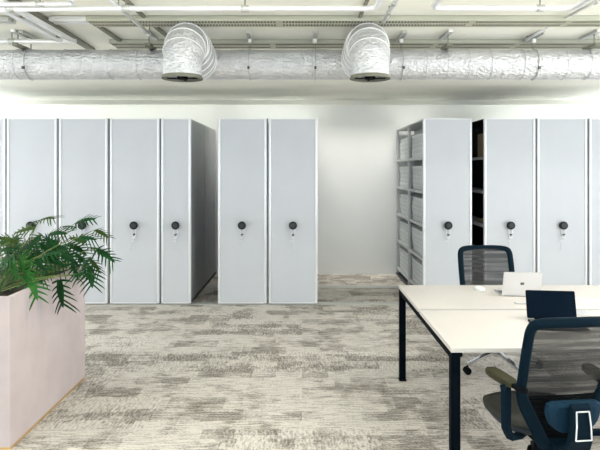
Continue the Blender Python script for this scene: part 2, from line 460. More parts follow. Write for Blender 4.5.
def elbow(px, label):
    cx = wx(px, 3.6)
    zt = 2.243
    t = thing('flexible_duct_elbow', label, 'duct', (cx, 3.6, zt), 0, 'flexible elbows on the foil duct')
    P = [(0, .50, .205), (0, .44, .212), (0, .35, .230), (0, .25, .255), (0, .17, .268), (0, .105, .250), (0, .06, .212), (0, .025, .165), (0, .005, .115), (0, 0, .07), (0, 0, .022)]
    R = [.140, .152, .154, .150, .143, .137, .134, .130, .127, .125, .124]
    # fine resample
    PP = []; RR = []
    for i in range(len(P) - 1):
        for q in range(4):
            u = q / 4; PP.append(Vector(P[i]).lerp(Vector(P[i + 1]), u)); RR.append(R[i] + (R[i + 1] - R[i]) * u + random.uniform(-.002, .002))
    PP.append(Vector(P[-1])); RR.append(R[-1])
    cut = 22
    # horizontal flexible part & foil-wrapped drop
    MB().tube(PP[:cut + 1], RR[:cut + 1], 28, True, False).build('flexible_sleeve', 'flex', t)
    MB().tube(PP[cut:], RR[cut:], 28, True, False).build('foil_drop', 'foil', t)
    for i in (3, 6, 9, 12, 15, 18, 22, 27):
        p = PP[i]; tg = (PP[i + 1] - PP[i - 1]).normalized(); sd = Vector((1, 0, 0)); up = tg.cross(sd)
        MB().tube([p + (sd * math.cos(2 * PI * j / 32) + up * math.sin(2 * PI * j / 32)) * (RR[i] + .002) for j in range(32)], .0036, 6, closed=True).build('wire_ring', 'wire', t)
    c = MB().tube([(0, 0, .024), (0, 0, .012), (0, 0, .012), (0, 0, .002)], [.127, .127, .133, .133], 28, True, False)
    c.tube([(0, 0, .0), (0, 0, .012)], [.122, .122], 28, True, False)
    c.build('outlet_collar', 'strutdark', t)
    g = MB().box(-.10, .10, -.006, .006, .004, .012); g.box(-.006, .006, -.10, .10, .004, .012); g.cyl((0, 0, .002), (0, 0, .02), .035, 16)
    g.build('outlet_damper', 'rubber_and_shade', t)
elbow(182.5, 'left silver flexible duct elbow bending down from the foil duct')
elbow(370, 'right silver flexible duct elbow bending down from the foil duct')

# duct hangers: short strut on the ceiling, rod, strap round the duct
def hanger(px, label, wide=False):
    x = wx(px, DD)
    t = thing('duct_hanger', label, 'hanger', (x, DD, H - .002), 0, 'rod hangers along the foil duct')
    s = MB(); s.box(-.018, .018, -.16, .12, -.018, 0); s.box(-.018, -.012, -.16, .12, -.028, -.018); s.box(.012, .018, -.16, .12, -.028, -.018)
    s.build('ceiling_strut', 'strut', t)
    MB().cyl((0, 0, -.02), (0, 0, DZ + DR - H - .002), .0045, 8).build('rod', 'strutdark', t)
    if wide:
        MB().box(-.02, .02, -.20, .02, -.098, -.078).build('lower_strut', 'strutdark', t)
    b_ = MB()
    c = DZ - H + .002
    b_.tube([(0, (DR + .004) * math.cos(2 * PI * j / 32), c + (DR + .004) * math.sin(2 * PI * j / 32)) for j in range(32)], .0045, 6, closed=True)
    b_.build('strap', 'strut', t)
    k = MB(); k.box(-.008, .008, -.014 - DR, .0 - DR, c - .055, c - .035); k.build('strap_bolt', 'key', t)
    k = MB(); k.box(-.012, .012, -.03, -.0, -.06, -.03, .004); k.build('rod_nut', 'fitting', t)
for px, lab in ((31, 'leftmost rod hanger with strap round the foil duct'), (250, 'rod hanger a little right of the left duct elbow'),
                (315, 'rod hanger halfway between the two duct elbows'), (401, 'rod hanger just right of the right duct elbow'),
                (533, 'rightmost strapped rod hanger on the foil duct')):
    hanger(px, lab)
def pair(px, label):
    t = thing('strut_bracket', label, 'bracket', (wx(px, 4.12), 4.12, H - .002), 0, 'double strut brackets under the ceiling')
    MB().box(-.02, .02, -.1, .16, -.02, 0).build('upper_strut', 'strut', t)
    MB().cyl((0, -.03, -.02), (0, -.03, -.10), .004, 8).build('rod', 'strutdark', t)
    MB().box(-.02, .02, -.08, .11, -.112, -.092).build('lower_strut', 'strutdark', t)
    MB().box(-.014, .014, -.108, -.1, -.02, 0).build('strut_cap', 'fitting', t)
for px, lab in ((447, 'double strut bracket above the duct, right of the right elbow'), (592, 'double strut bracket at the right edge above the duct'),
                (150, 'double strut bracket just left of the left duct elbow'), (20, 'double strut bracket at the left edge above the duct')):
    pair(px, lab)

# perforated cable trays across the ceiling
def tray(d0, d1, zb, x0, x1, label, pitch=.021, rows=2):
    t = thing('perforated_cable_tray', label, 'cable tray', ((x0 + x1) / 2, d0, zb), 0, 'perforated trays on the ceiling')
    hw = (x1 - x0) / 2; w = d1 - d0
    ds = MB()
    ds.box(-hw, hw, 0, .004, 0, H - .002 - zb); ds.box(-hw, hw, w - .004, w, 0, H - .002 - zb)
    ds.build('tray_side', 'traym', t)
    b_ = MB()
    m_ = .14 * w; hole = .26 * w; gap = (w - 2 * m_ - rows * hole) / max(1, rows - 1)
    y = 0.004
    edges = []
    yy = m_
    holes = []
    for r in range(rows): holes.append((yy, yy + hole)); yy += hole + gap
    b_.box(-hw, hw, .004, holes[0][0], 0, .003)
    for a, c in zip(holes[:-1], holes[1:]): b_.box(-hw, hw, a[1], c[0], 0, .003)
    b_.box(-hw, hw, holes[-1][1], w - .004, 0, .003)
    nn = int((x1 - x0) / pitch)
    for h in holes:
        for i in range(nn + 1):
            if (i % 31) in (29, 30):
                xx = -hw + i * pitch; b_.box(xx, xx + pitch, h[0], h[1], 0, .003); continue
            xx = -hw + i * pitch
            b_.box(xx, xx + pitch * .38, h[0], h[1], 0, .003)
    b_.build('tray_base', 'traym', t)
    MB().box(-hw, hw, .005, w - .005, .0045, .007).build('tray_shade', 'rubber_and_shade', t)  # black sheet behind the slots, painting the shade inside the tray
tray(3.66, 3.83, 2.645, wx(88, 3.7), 3.9, 'nearer perforated cable tray running across the ceiling in front of the duct')
tray(4.33, 4.55, 2.650, wx(112, 4.4), 4.2, 'farther perforated cable tray running across the ceiling just above the duct')
o = thing('plain_cable_tray', 'short bright plain metal tray ending beside the diagonal strut pair', 'cable tray', (wx(71, 3.72), 3.66, 2.645))
MB().box(-.125, .125, 0, .05, 0, .03, .003).box(-.125, .125, .07, .11, 0, .03, .003).build('tray_rail', 'conduit', o)
MB().box(-.12, .12, .0505, .0695, .012, .03).build('tray_floor', 'strut', o)
o = thing('plain_cable_tray', 'short plain metal tray stub at the left edge of the picture', 'cable tray', (wx(-8, 3.72), 3.66, 2.645))
MB().box(-.16, .14, 0, .05, 0, .03, .003).box(-.16, .14, .07, .10, 0, .03, .003).build('tray_rail', 'strut', o)
MB().box(-.15, .13, .0505, .0695, .012, .03).build('tray_floor', 'strut', o)

def conduit(name, pts, r, label, fit=()):
    p0 = Vector(pts[len(pts) // 2])
    t = thing(name, label, 'pipe', pts[0], 0)
    # rounded corners
    P = [Vector(p) - Vector(pts[0]) for p in pts]; out = [P[0]]
    for i in range(1, len(P) - 1):
        a = (P[i - 1] - P[i]).normalized(); c = (P[i + 1] - P[i]).normalized(); R = .07
        s0 = P[i] + a * R; s1 = P[i] + c * R
        for q in range(7):
            u = q / 6; out.append(s0 * (1 - u) ** 2 + P[i] * 2 * u * (1 - u) + s1 * u * u)
    out.append(P[-1])
    MB().tube(out, r, 12).build('pipe_run', 'conduit', t)
    for f in fit:
        q = Vector(f[:3]) - Vector(pts[0]); ax = Vector(f[3:]) * .022
        MB().tube([q - ax, q - ax * .98, q + ax * .98, q + ax], [r, r + .004, r + .004, r], 12).build('coupling', 'strut', t)
        # pipe clip up to the ceiling
        MB().cyl(q + Vector((0, 0, r)), (q.x, q.y, H - pts[0][2] - .001), .004, 6).build('clip_rod', 'strutdark', t)
ZP = 2.58
def pd(py, z): return (z - EYE) * F / (170 - py)
dA = pd(8.6, ZP)
conduit('ceiling_conduit', [(-4.2, dA, ZP), (wx(376, dA), dA, ZP), (wx(376, dA), 1.6, ZP)], .017, 'long silver conduit pipe across the ceiling, bending away near the right elbow',
        [(wx(245, dA), dA, ZP, 1, 0, 0), (wx(126, dA), dA, ZP, 1, 0, 0), (wx(10, dA), dA, ZP, 1, 0, 0)])
dB = pd(8.2, ZP)
conduit('ceiling_conduit', [(wx(432, dB), 1.6, ZP), (wx(432, dB), dB, ZP), (wx(573, dB), dB, ZP), (wx(573, dB), 1.6, ZP)], .017, 'silver U-shaped conduit loop at upper right of the ceiling',
        [(wx(540, dB), dB, ZP, 1, 0, 0)])
dC = pd(4.2, ZP)
conduit('ceiling_conduit', [(-4.2, dC, ZP), (wx(76, dC), dC, ZP), (wx(76, dC), 1.6, ZP)], .0135, 'silver conduit at upper left, ending in a bend toward the viewer', [(wx(40, dC), dC, ZP, 1, 0, 0)])
ZQ = 2.60; dD = pd(41.5, ZQ)
conduit('ceiling_conduit', [(-4.4, dD, ZQ), (wx(76, dD), dD, ZQ)], .0185, 'pale straight conduit at left, just above the foil duct', [(wx(12, dD), dD, ZQ, 1, 0, 0)])
conduit('ceiling_conduit', [(-1.068, 2.0, ZQ), (-1.068, 3.93, ZQ)], .011, 'thin conduit running along the depth of the ceiling, left of the left elbow', [(-1.068, 3.2, ZQ, 0, 1, 0), (-1.068, 3.85, ZQ, 0, 1, 0)])
conduit('ceiling_conduit', [(.55, 2.6, 2.64), (.547, 3.66, 2.64)], .012, 'dark thin conduit above the right elbow', [(.549, 3.27, 2.64, 0, 1, 0), (.547, 3.45, 2.64, 0, 1, 0)])
conduit('ceiling_conduit', [(1.775, 2.8, 2.66), (1.745, 3.64, 2.66)], .010, 'thin conduit slanting at the upper right corner of the ceiling', [(1.77, 3.3, 2.66, 0, 1, 0)])
conduit('ceiling_conduit', [(1.745, 3.85, 2.66), (1.735, 4.28, 2.66)], .010, 'short thin conduit between the two cable trays on the right', [(1.737, 4.24, 2.66, 0, 1, 0)])

# double strut rail running in depth at left
t = thing('strut_rail_pair', 'pair of bright parallel strut rails running in depth at upper left', 'rail', (-1.73, 2.6, 2.60))
for s in (-1, 1):
    r = MB(); r.box(s * .040 - .020, s * .040 + .020, 0, 1.45, -.012, .012, .003); r.build('rail', 'conduit', t)
for y in (.3, .8, 1.3):
    MB().box(-.014, .014, y, y + .03, -.006, .006).build('cross_tie', 'strutdark', t)
MB().box(-.05, .05, 1.43, 1.455, -.015, .01).build('end_plate', 'fitting', t)
for y in (.25, 1.0): MB().cyl((0, y + .06, 0), (0, y + .06, H - 2.602), .004, 6).build('rod', 'strutdark', t)
def cstrip(x0, d0, x1, d1, label, w=.03, h=.02, m='strutdark'):
    b_ = MB().bar([(0, 0, 0), (x1 - x0, d1 - d0, 0)], w, h)
    tag(b_.build('ceiling_strut', m, None, (x0, d0, H - h / 2 - .001)), label, 'strut', 'flat struts fixed to the ceiling')
cstrip(-1.72, 2.9, -1.775, 4.64, 'dark strut on the ceiling beside the bright rail pair', .06, .022)
cstrip(-1.44, 3.84, -1.43, 4.70, 'dark flat strut on the ceiling behind the short plain tray', .035)
cstrip(-1.06, 3.2, -1.05, 3.65, 'dark strut stub beside the long conduit, left of the left elbow', .025)
cstrip(-1.045, 3.84, -1.02, 4.32, 'dark flat strut meeting the left elbow from behind', .03)
cstrip(.385, 3.84, .375, 4.31, 'dark flat strut on the ceiling behind the right elbow', .03)
cstrip(.40, 2.9, .385, 3.65, 'dark flat strut in front of the near cable tray, above the right elbow', .02)

# ------------------------------------------------------------------ bench desk
DX0, DX1 = .762, 2.56; DN, DM, DF = 2.81, 3.595, 4.35; DH = .74
dk = thing('bench_desk', 'white double bench desk on black square legs at right', 'desk', ((DX0 + DX1) / 2, (DN + DF) / 2, 0))
ox, oy = dk.location.x, dk.location.y
def B(x0, x1, y0, y1, z0, z1, b=0): return MB().box(x0 - ox, x1 - ox, y0 - oy, y1 - oy, z0, z1, b)
for y0, y1 in ((DN, DM - .019), (DM + .019, DF)):
    tt = MB(); tt.box(DX0 - ox, DX1 - ox, y0 - oy, y1 - oy, DH - .024, DH, .0025)
    tt.build('tabletop', 'desk', dk)
MB().box(DX0 + .02 - ox, DX1 - .02 - ox, DM - .018 - oy, DM + .018 - oy, DH - .03, DH - .008).build('centre_strip', 'seal', dk)
for x in (DX0 + .002, DX1 - .05):
    for y in (DN + .005, DF - .053):
        l = B(x, x + .048, y, y + .048, .012, DH - .0245, .003); lo = l.build('leg', 'leg', dk)
        B(x - .004, x + .052, y - .004, y + .052, 0, .012, .003).build('foot', 'rubber_and_shade', lo)
    B(x + .005, x + .043, DN + .053, DF - .053, DH - .066, DH - .026).build('side_beam', 'leg', dk)
B(DX0 + .05, DX1 - .05, DM - .02, DM + .02, DH - .07, DH - .032).build('centre_beam', 'leg', dk)

# ------------------------------------------------------------------ things on the desk
def laptop(name, label, loc, rz, w, dp, hl, tilt, mcase, mkeys, mscreen, logo=False):
    t = thing(name, label, 'laptop', loc, rz)
    MB().box(-w / 2, w / 2, -dp, 0, .001, .013, .004).build('base', mcase, t)
    kb = MB().box(-w / 2 + .003, w / 2 - .003, -.135, -.008, .0125, .0132)
    for r in range(5):
        for c in range(13):
            kw = (w - .04) / 13
            kb.box(-w / 2 + .02 + c * kw + .001, -w / 2 + .02 + (c + 1) * kw - .001, -.03 - (r + 1) * .019 + .001, -.03 - r * .019 - .001, .0131, .0145)
    kb.build('keyboard', mkeys, t)
    MB().box(-.05, .05, -dp + .012, -dp + .07, .0131, .0136).build('trackpad', mcase, t)
    MB().cyl((-w * .36, .003, .012), (w * .36, .003, .012), .005, 10).build('hinge', mcase, t)
    R = Matrix.Translation((0, .004, .014)) @ Matrix.Rotation(-tilt, 4, 'X')
    def rot(mb): mb.v = [tuple(R @ Vector(v)) for v in mb.v]; return mb
    # lid: rounded plate
    def rp(x0, x1, z0, z1, y0, y1, r):
        poly = []
        for cx, cz, a0 in ((x1 - r, z1 - r, 0), (x0 + r, z1 - r, 90), (x0 + r, z0 + r, 180), (x1 - r, z0 + r, 270)):
            for q in range(5):
                a = math.radians(a0 + q * 22.5); poly.append((cx + r * math.cos(a), cz + r * math.sin(a)))
        return MB().prism(poly, 'xz', y0, y1)
    lid = rot(rp(-w / 2, w / 2, .002, hl, 0, .006, .008)).build('lid', mcase, t)
    rot(rp(-w / 2 + .006, w / 2 - .006, .010, hl - .006, -.0012, -.0002, .004)).build('screen', mscreen, lid)
    if logo:
        lg = MB()
        for a in (0, 1):
            for b_ in (0, 1):
                lg.box(-.0125 + a * .013, -.0005 + a * .013, .0061, .0068, hl * .46 + b_ * .0095, hl * .46 + b_ * .0095 + .0085)
        rot(lg).build('logo', 'logo', lid)
    return t
# silver laptop faces away (its user sits on the far side)
laptop('laptop', 'open silver laptop seen from the back, dark square logo on its lid', (1.572, 3.955, DH), PI - .06, .268, .19, .178, math.radians(16), 'alu', 'keys', 'screen', True)
laptop('laptop', 'open black laptop with dark screen facing the near chair', (1.502, 3.30, DH), math.radians(-7), .285, .20, .168, math.radians(14), 'blackcase', 'keys', 'screen')
mo = MB(); vs = []; fs = []
bm = bmesh.new(); bmesh.ops.create_uvsphere(bm, u_segments=20, v_segments=12, radius=1)
for v in bm.verts: v.co = Vector((v.co.x * .033, v.co.y * .052, max(v.co.z, -.15) * .026 + .0045))
mo.bm(bm, True)
t = thing('computer_mouse', 'white computer mouse lying on the far half of the desk', 'mouse', (1.345, 4.17, DH), .5)
mo.build('shell', 'white', t)
MB().box(-.002, .002, .018, .034, .024, .0285).build('scroll_wheel', 'paper', t)
t = thing('phone', 'thin grey phone lying flat between the two laptops', 'phone', (1.49, 3.745, DH), 0)
MB().box(-.040, .075, -.022, .022, 0.0005, .008, .003).build('case', 'paper', t); MB().box(-.034, .069, -.018, .018, .0081, .0086).build('display', 'alu', t)
t = thing('notebook', 'thin grey notebook lying flat at the right of the black laptop', 'notebook', (1.74, 3.49, DH), 0)
MB().prism([(-.10, -.057), (.100, -.057), (.105, .057), (-.10, .057)], 'xy', .0005, .006).build('cover', 'paper', t)
MB().prism([(-.097, -.055), (.097, -.055), (.102, .055), (-.097, .055)], 'xy', .006, .009).build('pages', 'alu', t)
def sm(pts, k=6):
    out = []; P = [Vector(p) for p in pts]; P = [P[0]] + P + [P[-1]]
    for i in range(1, len(P) - 2):
        for q in range(k):
            u = q / k; a, b_, c, d_ = P[i - 1:i + 3]
            out.append(.5 * (2 * b_ + (c - a) * u + (2 * a - 5 * b_ + 4 * c - d_) * u * u + (3 * b_ - a - 3 * c + d_) * u ** 3))
    out.append(P[-2]); return out
cb = MB().tube(sm([(0, 0, .0035), (.06, -.02, .0035), (.14, -.03, .0035), (.22, .00, .0035), (.25, .06, .0035), (.17, .09, .0035), (.12, .05, .0055), (.20, .02, .010), (.30, .03, .0035), (.42, .00, .0035)]), .003, 8)
tag(cb.build('charging_cable', 'white', None, (1.78, 3.80, DH)), 'thin white cable curling on the desk at the right edge', 'cable')

# ------------------------------------------------------------------ office chairs
def office_chair(name, label, loc, rz, star, base_m, post=True, hw=.252, ring_mark=True):
    t = thing(name, label, 'office chair', loc, rz, 'black mesh office chairs at the bench desk')
    # star base
    b_ = MB(); b_.tube([(0, 0, .09), (0, 0, .10), (0, 0, .145), (0, 0, .155)], [.03, .042, .040, .032], 18)
    base = b_.build('base_hub', base_m, t)
    for k in range(5):
        a = star + k * 2 * PI / 5 - rz
        dx, dy = math.cos(a), math.sin(a)
        l = MB(); l.bar([(dx * .03, dy * .03, .128), (dx * .18, dy * .18, .108), (dx * .345, dy * .345, .078)], [.044, .036, .026], [.032, .028, .022])
        l.build('base_leg', base_m, t)
        c = MB()
        px, py = dx * .345, dy * .345
        q = a + 1.1
        ux, uy = math.cos(q), math.sin(q)
        for s in (-1, 1):
            c.cyl((px + ux * s * .006, py + uy * s * .006, .0285), (px + ux * s * .024, py + uy * s * .024, .0285), .0285, 18)
        c.tube([(px, py, .034), (px, py, .066)], .008, 8)
        c.build('caster', 'rubber_and_shade', t)
    MB().tube([(0, 0, .155), (0, 0, .27), (0, 0, .27), (0, 0, .305)], [.026, .026, .018, .018], 16).build('gas_column', 'rubber_and_shade', t)
    MB().box(-.09, .09, -.13, .10, .300, .345, .012).build('tilt_mechanism', 'rubber_and_shade', t)
    # seat : rounded cushion with waterfall front
    bm = bmesh.new(); bmesh.ops.create_grid(bm, x_segments=14, y_segments=14, size=1)
    vs = []; fs = []
    n = 14
    for lay in (1, 0):
        for i in range(n + 1):
            for j in range(n + 1):
                u = -1 + 2 * i / n; v = -1 + 2 * j / n
                # superellipse mapping
                x = u * math.sqrt(1 - .40 * v * v); y = v * math.sqrt(1 - .40 * u * u)
                ed = max(abs(u), abs(v)) ** 6
                z = .430 - .012 * (1 - u * u) - .03 * max(0, v) ** 3 if lay else .375
                z += -.022 * ed if lay else .020 * ed
                vs.append((x * .248, y * .240 + .048, z))
    bm.free()
    m_ = (n + 1) * (n + 1)
    for i in range(n):
        for j in range(n):
            a = i * (n + 1) + j; fs.append((a, a + 1, a + n + 2, a + n + 1)); fs.append((m_ + a, m_ + a + n + 1, m_ + a + n + 2, m_ + a + 1))
    rim = [i * (n + 1) for i in range(n + 1)] + [n * (n + 1) + j for j in range(1, n + 1)] + [i * (n + 1) + n for i in range(n - 1, -1, -1)] + [j for j in range(n - 1, 0, -1)]
    for i in range(len(rim)):
        a, c = rim[i], rim[(i + 1) % len(rim)]; fs.append((a, c, c + m_, a + m_))
    MB().add(vs, fs, True).build('seat', 'seat', t)
    pan = MB(); vs = []; fs = []; n = 24
    for z, k_ in ((.385, .93), (.370, .97), (.350, .90), (.335, .74)):
        for j in range(n):
            a = 2 * PI * j / n
            vs.append((math.copysign(abs(math.cos(a)) ** .6, math.cos(a)) * .235 * k_, .055 + math.copysign(abs(math.sin(a)) ** .6, math.sin(a)) * .225 * k_, z))
    fs.append(tuple(range(n)))
    for i in range(3):
        for j in range(n): fs.append((i * n + j, i * n + (j + 1) % n, (i + 1) * n + (j + 1) % n, (i + 1) * n + j))
    fs.append(tuple(3 * n + j for j in range(n)))
    pan.add(vs, fs, True); pan.build('seat_pan', 'panm', t)
    # back frame : closed loop, top reclines away
    def yb(z): return -.325 + .105 * max(0, min(1, (.95 - z) / .38)) if z > .57 else -.22 + .02 * (.57 - z) / .23
    h = hw
    half = [(0, .952), (h * .45, .951), (h * .75, .947), (h * .92, .935), (h * .985, .908), (h * 1.0, .86), (h * 1.005, .76), (h * 1.0, .66), (h * .985, .60), (h * .92, .545), (h * .78, .482), (h * .56, .392), (h * .42, .340), (h * .25, .308), (0, .300)]
    loop = [(x, z) for x, z in half] + [(-x, z) for x, z in half[-2:0:-1]]
    crv = sm([(x, yb(z) - .02 * (x / h) ** 2 * -1, z) for x, z in loop] + [(0, yb(.952), .952)], 4)[:-1]
    fr = MB(); nP = len(crv); vs = []; fs = []
    for i, p in enumerate(crv):
        tg = (crv[(i + 1) % nP] - crv[i - 1]).normalized(); nrm = Vector((0, -1, 0)); nrm = (nrm - tg * nrm.dot(tg)).normalized(); sd = tg.cross(nrm)
        wdt = .023 + .007 * max(0, min(1, (.62 - p.z) / .1))
        th = .013
        for a, q in ((-1, -.5), (-1, .5), (-.6, 1), (.6, 1), (1, .5), (1, -.5), (.6, -1), (-.6, -1)):
            vs.append(p + sd * a * wdt + nrm * q * th)
    for i in range(nP):
        for j in range(8):
            a = i * 8; c = ((i + 1) % nP) * 8; fs.append((a + j, a + (j + 1) % 8, c + (j + 1) % 8, c + j))
    fr.add(vs, fs, True); fr.build('back_frame', 'frame', t)
    # outline half-width by height for the infill
    prof = sorted([(z, x) for x, z in half if x > 0])
    def hwid(z):
        best = 0
        for (z0, x0), (z1, x1) in zip(prof[:-1], prof[1:]):
            if z0 <= z <= z1: best = max(best, x0 + (x1 - x0) * (z - z0) / max(1e-6, z1 - z0))
        return best
    vs = []; fs = []; zs = [.575 + (.945 - .575) * i / 16 for i in range(17)]
    for z in zs:
        w = hwid(z) - .008
        for j in range(13):
            u = -1 + j / 6
            vs.append((u * w, yb(z) + .02 * u * u + .012 * (1 - u * u), z))
    for i in range(16):
        for j in range(12): a = i * 13 + j; fs.append((a, a + 1, a + 14, a + 13))
    MB().add(vs, fs, True).build('back_mesh', 'mesh', t)
    rb = MB(); z = .345
    while z < .572:
        w = hwid(z) - .012
        rb.bar([(-w, yb(z) + .016, z), (-w * .5, yb(z) + .008, z), (0, yb(z) + .006, z), (w * .5, yb(z) + .008, z), (w, yb(z) + .016, z)], .006, .0100)
        z += .0125
    rb.build('back_ribs', 'rubber_and_shade', t)
    # lumbar pad
    poly = []
    for q in range(25):
        a = PI + PI * q / 24
        poly.append((.132 * math.copysign(abs(math.cos(a)) ** .75, math.cos(a)), .545 + .115 * math.sin(a)))
    poly += [(.127, .570), (.105, .582), (-.105, .582), (-.127, .570)]
    lp = MB(); nn = len(poly); vs = [];
    cz = .51
    rings = [(1.0, -.285), (1.0, -.305), (.94, -.318), (.75, -.323)]
    for s_, y in rings:
        for x, z_ in poly: vs.append((x * s_, y - .12 * (z_ - cz) + .35 * x * x, cz + (z_ - cz) * s_))
    fs = [tuple(range(nn))]
    for i in range(3):
        for j in range(nn): fs.append((i * nn + j, i * nn + (j + 1) % nn, (i + 1) * nn + (j + 1) % nn, (i + 1) * nn + j))
    fs.append(tuple(3 * nn + j for j in range(nn)))
    lp.add(vs, fs, False); lp.build('lumbar_pad', 'lumbar', t)
    # spine
    prof2 = [(.585, -.345, .044), (.575, -.352, .046), (.51, -.358, .050), (.43, -.352, .056), (.36, -.32, .062), (.335, -.25, .062), (.36, -.12, .06)]
    sp = MB(); sp.bar([(0, y, z) for z, y, w in prof2], [w * 2 for z, y, w in prof2], .028); sp = sp.build('spine', 'frame', t)
    if ring_mark:
        mk = MB(); q = [(-.031, .562), (.029, .562), (.042, .432), (-.034, .432)]
        def ys(z): return -.3725 - .006 * (1 - abs((z - .50) / .08))
        for i in range(4):
            a, c = q[i], q[(i + 1) % 4]
            mk.bar([(a[0], ys(a[1]), a[1]), ((a[0] + c[0]) / 2, ys((a[1] + c[1]) / 2), (a[1] + c[1]) / 2), (c[0], ys(c[1]), c[1])], .006, .005)
        o = mk.build('white_outline', 'white', sp); o['label'] = 'white rectangular outline'
    # armrests
    for s in (-1, 1):
        ar = MB(); X = s * .250
        ar.bar([(s * .08, -.05, .345), (s * .17, -.12, .342), (s * .238, -.165, .360), (X + s * .012, -.17, .41), (X + s * .012, -.17, .52), (X + s * .010, -.165, .59), (X + s * .008, -.155, .608)], [.04, .04, .04, .036, .034, .034, .034], [.022, .022, .026, .036, .045, .045, .05])
        po = ar.build('armrest_post', 'frame', t)
        pd_ = MB(); vs = []; n = 20
        for z, k_ in ((.608, .9), (.614, 1.0), (.632, 1.0), (.640, .93), (.642, .8)):
            for j in range(n):
                a = 2 * PI * j / n; cx = math.copysign(abs(math.cos(a)) ** .55, math.cos(a)); cy = math.copysign(abs(math.sin(a)) ** .55, math.sin(a))
                x = cx * .035 * k_; y = cy * .106 * k_
                vs.append((X + x - s * .10 * (y - .125) * -1 * .0 + s * (-.14) * (-y) * 1.0 * .9, -.092 + y, z))
        fs = [tuple(range(n))]
        for i in range(4):
            for j in range(n): fs.append((i * n + j, i * n + (j + 1) % n, (i + 1) * n + (j + 1) % n, (i + 1) * n + j))
        fs.append(tuple(4 * n + j for j in range(n)))
        pd_.add(vs, fs, False); pd_.build('armrest_pad', 'armpad', t)
        MB().bar([(X - s * .015, -.185, .620), (X - s * .03, -.245, .618), (s * hw * 1.0, -.262, .615)], .03, .022).build('arm_link', 'rubber_and_shade', t)
    return t
office_chair('office_chair', 'black mesh office chair in the near right corner, white outline on its spine', (1.225, 2.845, 0), math.radians(6), math.radians(-72), 'rubber_and_shade', hw=.208)
office_chair('office_chair', 'black mesh office chair with polished star base on the far side of the desk', (1.635, 4.62, 0), PI, math.radians(210), 'chrome', hw=.222, ring_mark=False)

# ------------------------------------------------------------------ planter and plants
PX0, PX1, PY0, PY1, PH = -2.36, -1.72, 3.24, 4.36, .90
pl = thing('planter_box', 'long pinkish plaster planter box with brass strip at its base, left foreground', 'planter', ((PX0 + PX1) / 2, (PY0 + PY1) / 2, 0))
hx, hy = (PX1 - PX0) / 2, (PY1 - PY0) / 2
w_ = .03
bx = MB()
def ringbox(mb, hx, hy, z0, z1, w):
    o = [(-hx, -hy), (hx, -hy), (hx, hy), (-hx, hy)]; i = [(-hx + w, -hy + w), (hx - w, -hy + w), (hx - w, hy - w), (-hx + w, hy - w)]
    vs = [(x, y, z0) for x, y in o] + [(x, y, z1) for x, y in o] + [(x, y, z1) for x, y in i] + [(x, y, z0) for x, y in i]
    fs = []
    for k in range(4):
        n = (k + 1) % 4
        fs += [(k, n, 4 + n, 4 + k), (4 + k, 4 + n, 8 + n, 8 + k), (8 + k, 8 + n, 12 + n, 12 + k), (12 + k, 12 + n, n, k)]
    mb.add(vs, fs)
ringbox(bx, hx, hy, .016, PH, w_); bx.build('planter_wall', 'planter', pl)
MB().box(-hx + .004, hx + .002, -hy + .004, hy - .004, 0, .0155).build('base_strip', 'brass', pl)
so = MB(); vs = []; fs = []
for i in range(13):
    for j in range(25):
        x = -hx + .03 + (2 * hx - .06) * i / 12; y = -hy + .03 + (2 * hy - .06) * j / 24
        vs.append((x, y, PH - .035 + random.uniform(-.012, .012)))
for i in range(12):
    for j in range(24): a = i * 25 + j; fs.append((a, a + 1, a + 26, a + 25))
so.add(vs, fs, True); so.build('soil', 'soil', pl)

def leaf(mb, base, d, nrm, L, W, droop=.25):
    """one deeply lobed leaf: midrib strip and finger lobes on both sides"""
    d = Vector(d).normalized(); nrm = Vector(nrm); nrm = (nrm - d * nrm.dot(d)).normalized(); s = d.cross(nrm)
    down = Vector((0, 0, -1))
    def P(u, v, lift=0):      # u along 0..1, v sideways (metres)
        return Vector(base) + d * (u * L) + s * v - nrm * (abs(v) * .25) + nrm * (math.sin(u * PI) * L * .06) + down * (droop * L * u * u) + nrm * lift
    n = 8
    ctr = []
    for i in range(n + 1):
        u = i / n; hwid = W * (.10 + .13 * math.sin(PI * min(1, u * 1.1 + .08))) * (1 if i < n else .05)
        ctr.append((u, hwid))
    vs = []
    for u, h in ctr: vs += [P(u, -h), P(u, 0, -.002), P(u, h)]
    fs = []
    for i in range(n):
        a = i * 3; fs += [(a, a + 1, a + 4, a + 3), (a + 1, a + 2, a + 5, a + 4)]
    mb.add(vs, fs, True)
    nl = 6
    for k in range(nl):
        u = .03 + .80 * k / (nl - 1)
        ln = W * (.50 + .42 * math.sin(PI * (.22 + .62 * k / (nl - 1)))) * random.uniform(.7, 1.12)
        hw2 = L * random.uniform(.036, .050)
        fwd = (.10 + .70 * k / (nl - 1) + random.uniform(-.12, .12)) * ln * .9
        for sg in (-1, 1):
            q = []
            for e, ww in ((0.05, 1.0), (.35, .95), (.7, .8), (.9, .45)):
                uu = u + (fwd * e + .18 * ln * e * e) / L
                q.append((P(uu - hw2 * ww / L, sg * ln * e), P(uu + hw2 * ww / L, sg * ln * e)))
            tip = P(u + (fwd + .22 * ln) / L, sg * ln)
            vv = [x for pr in q for x in pr] + [tip]
            mb.add(vv, [(0, 1, 3, 2), (2, 3, 5, 4), (4, 5, 7, 6), (6, 7, 8)], True)

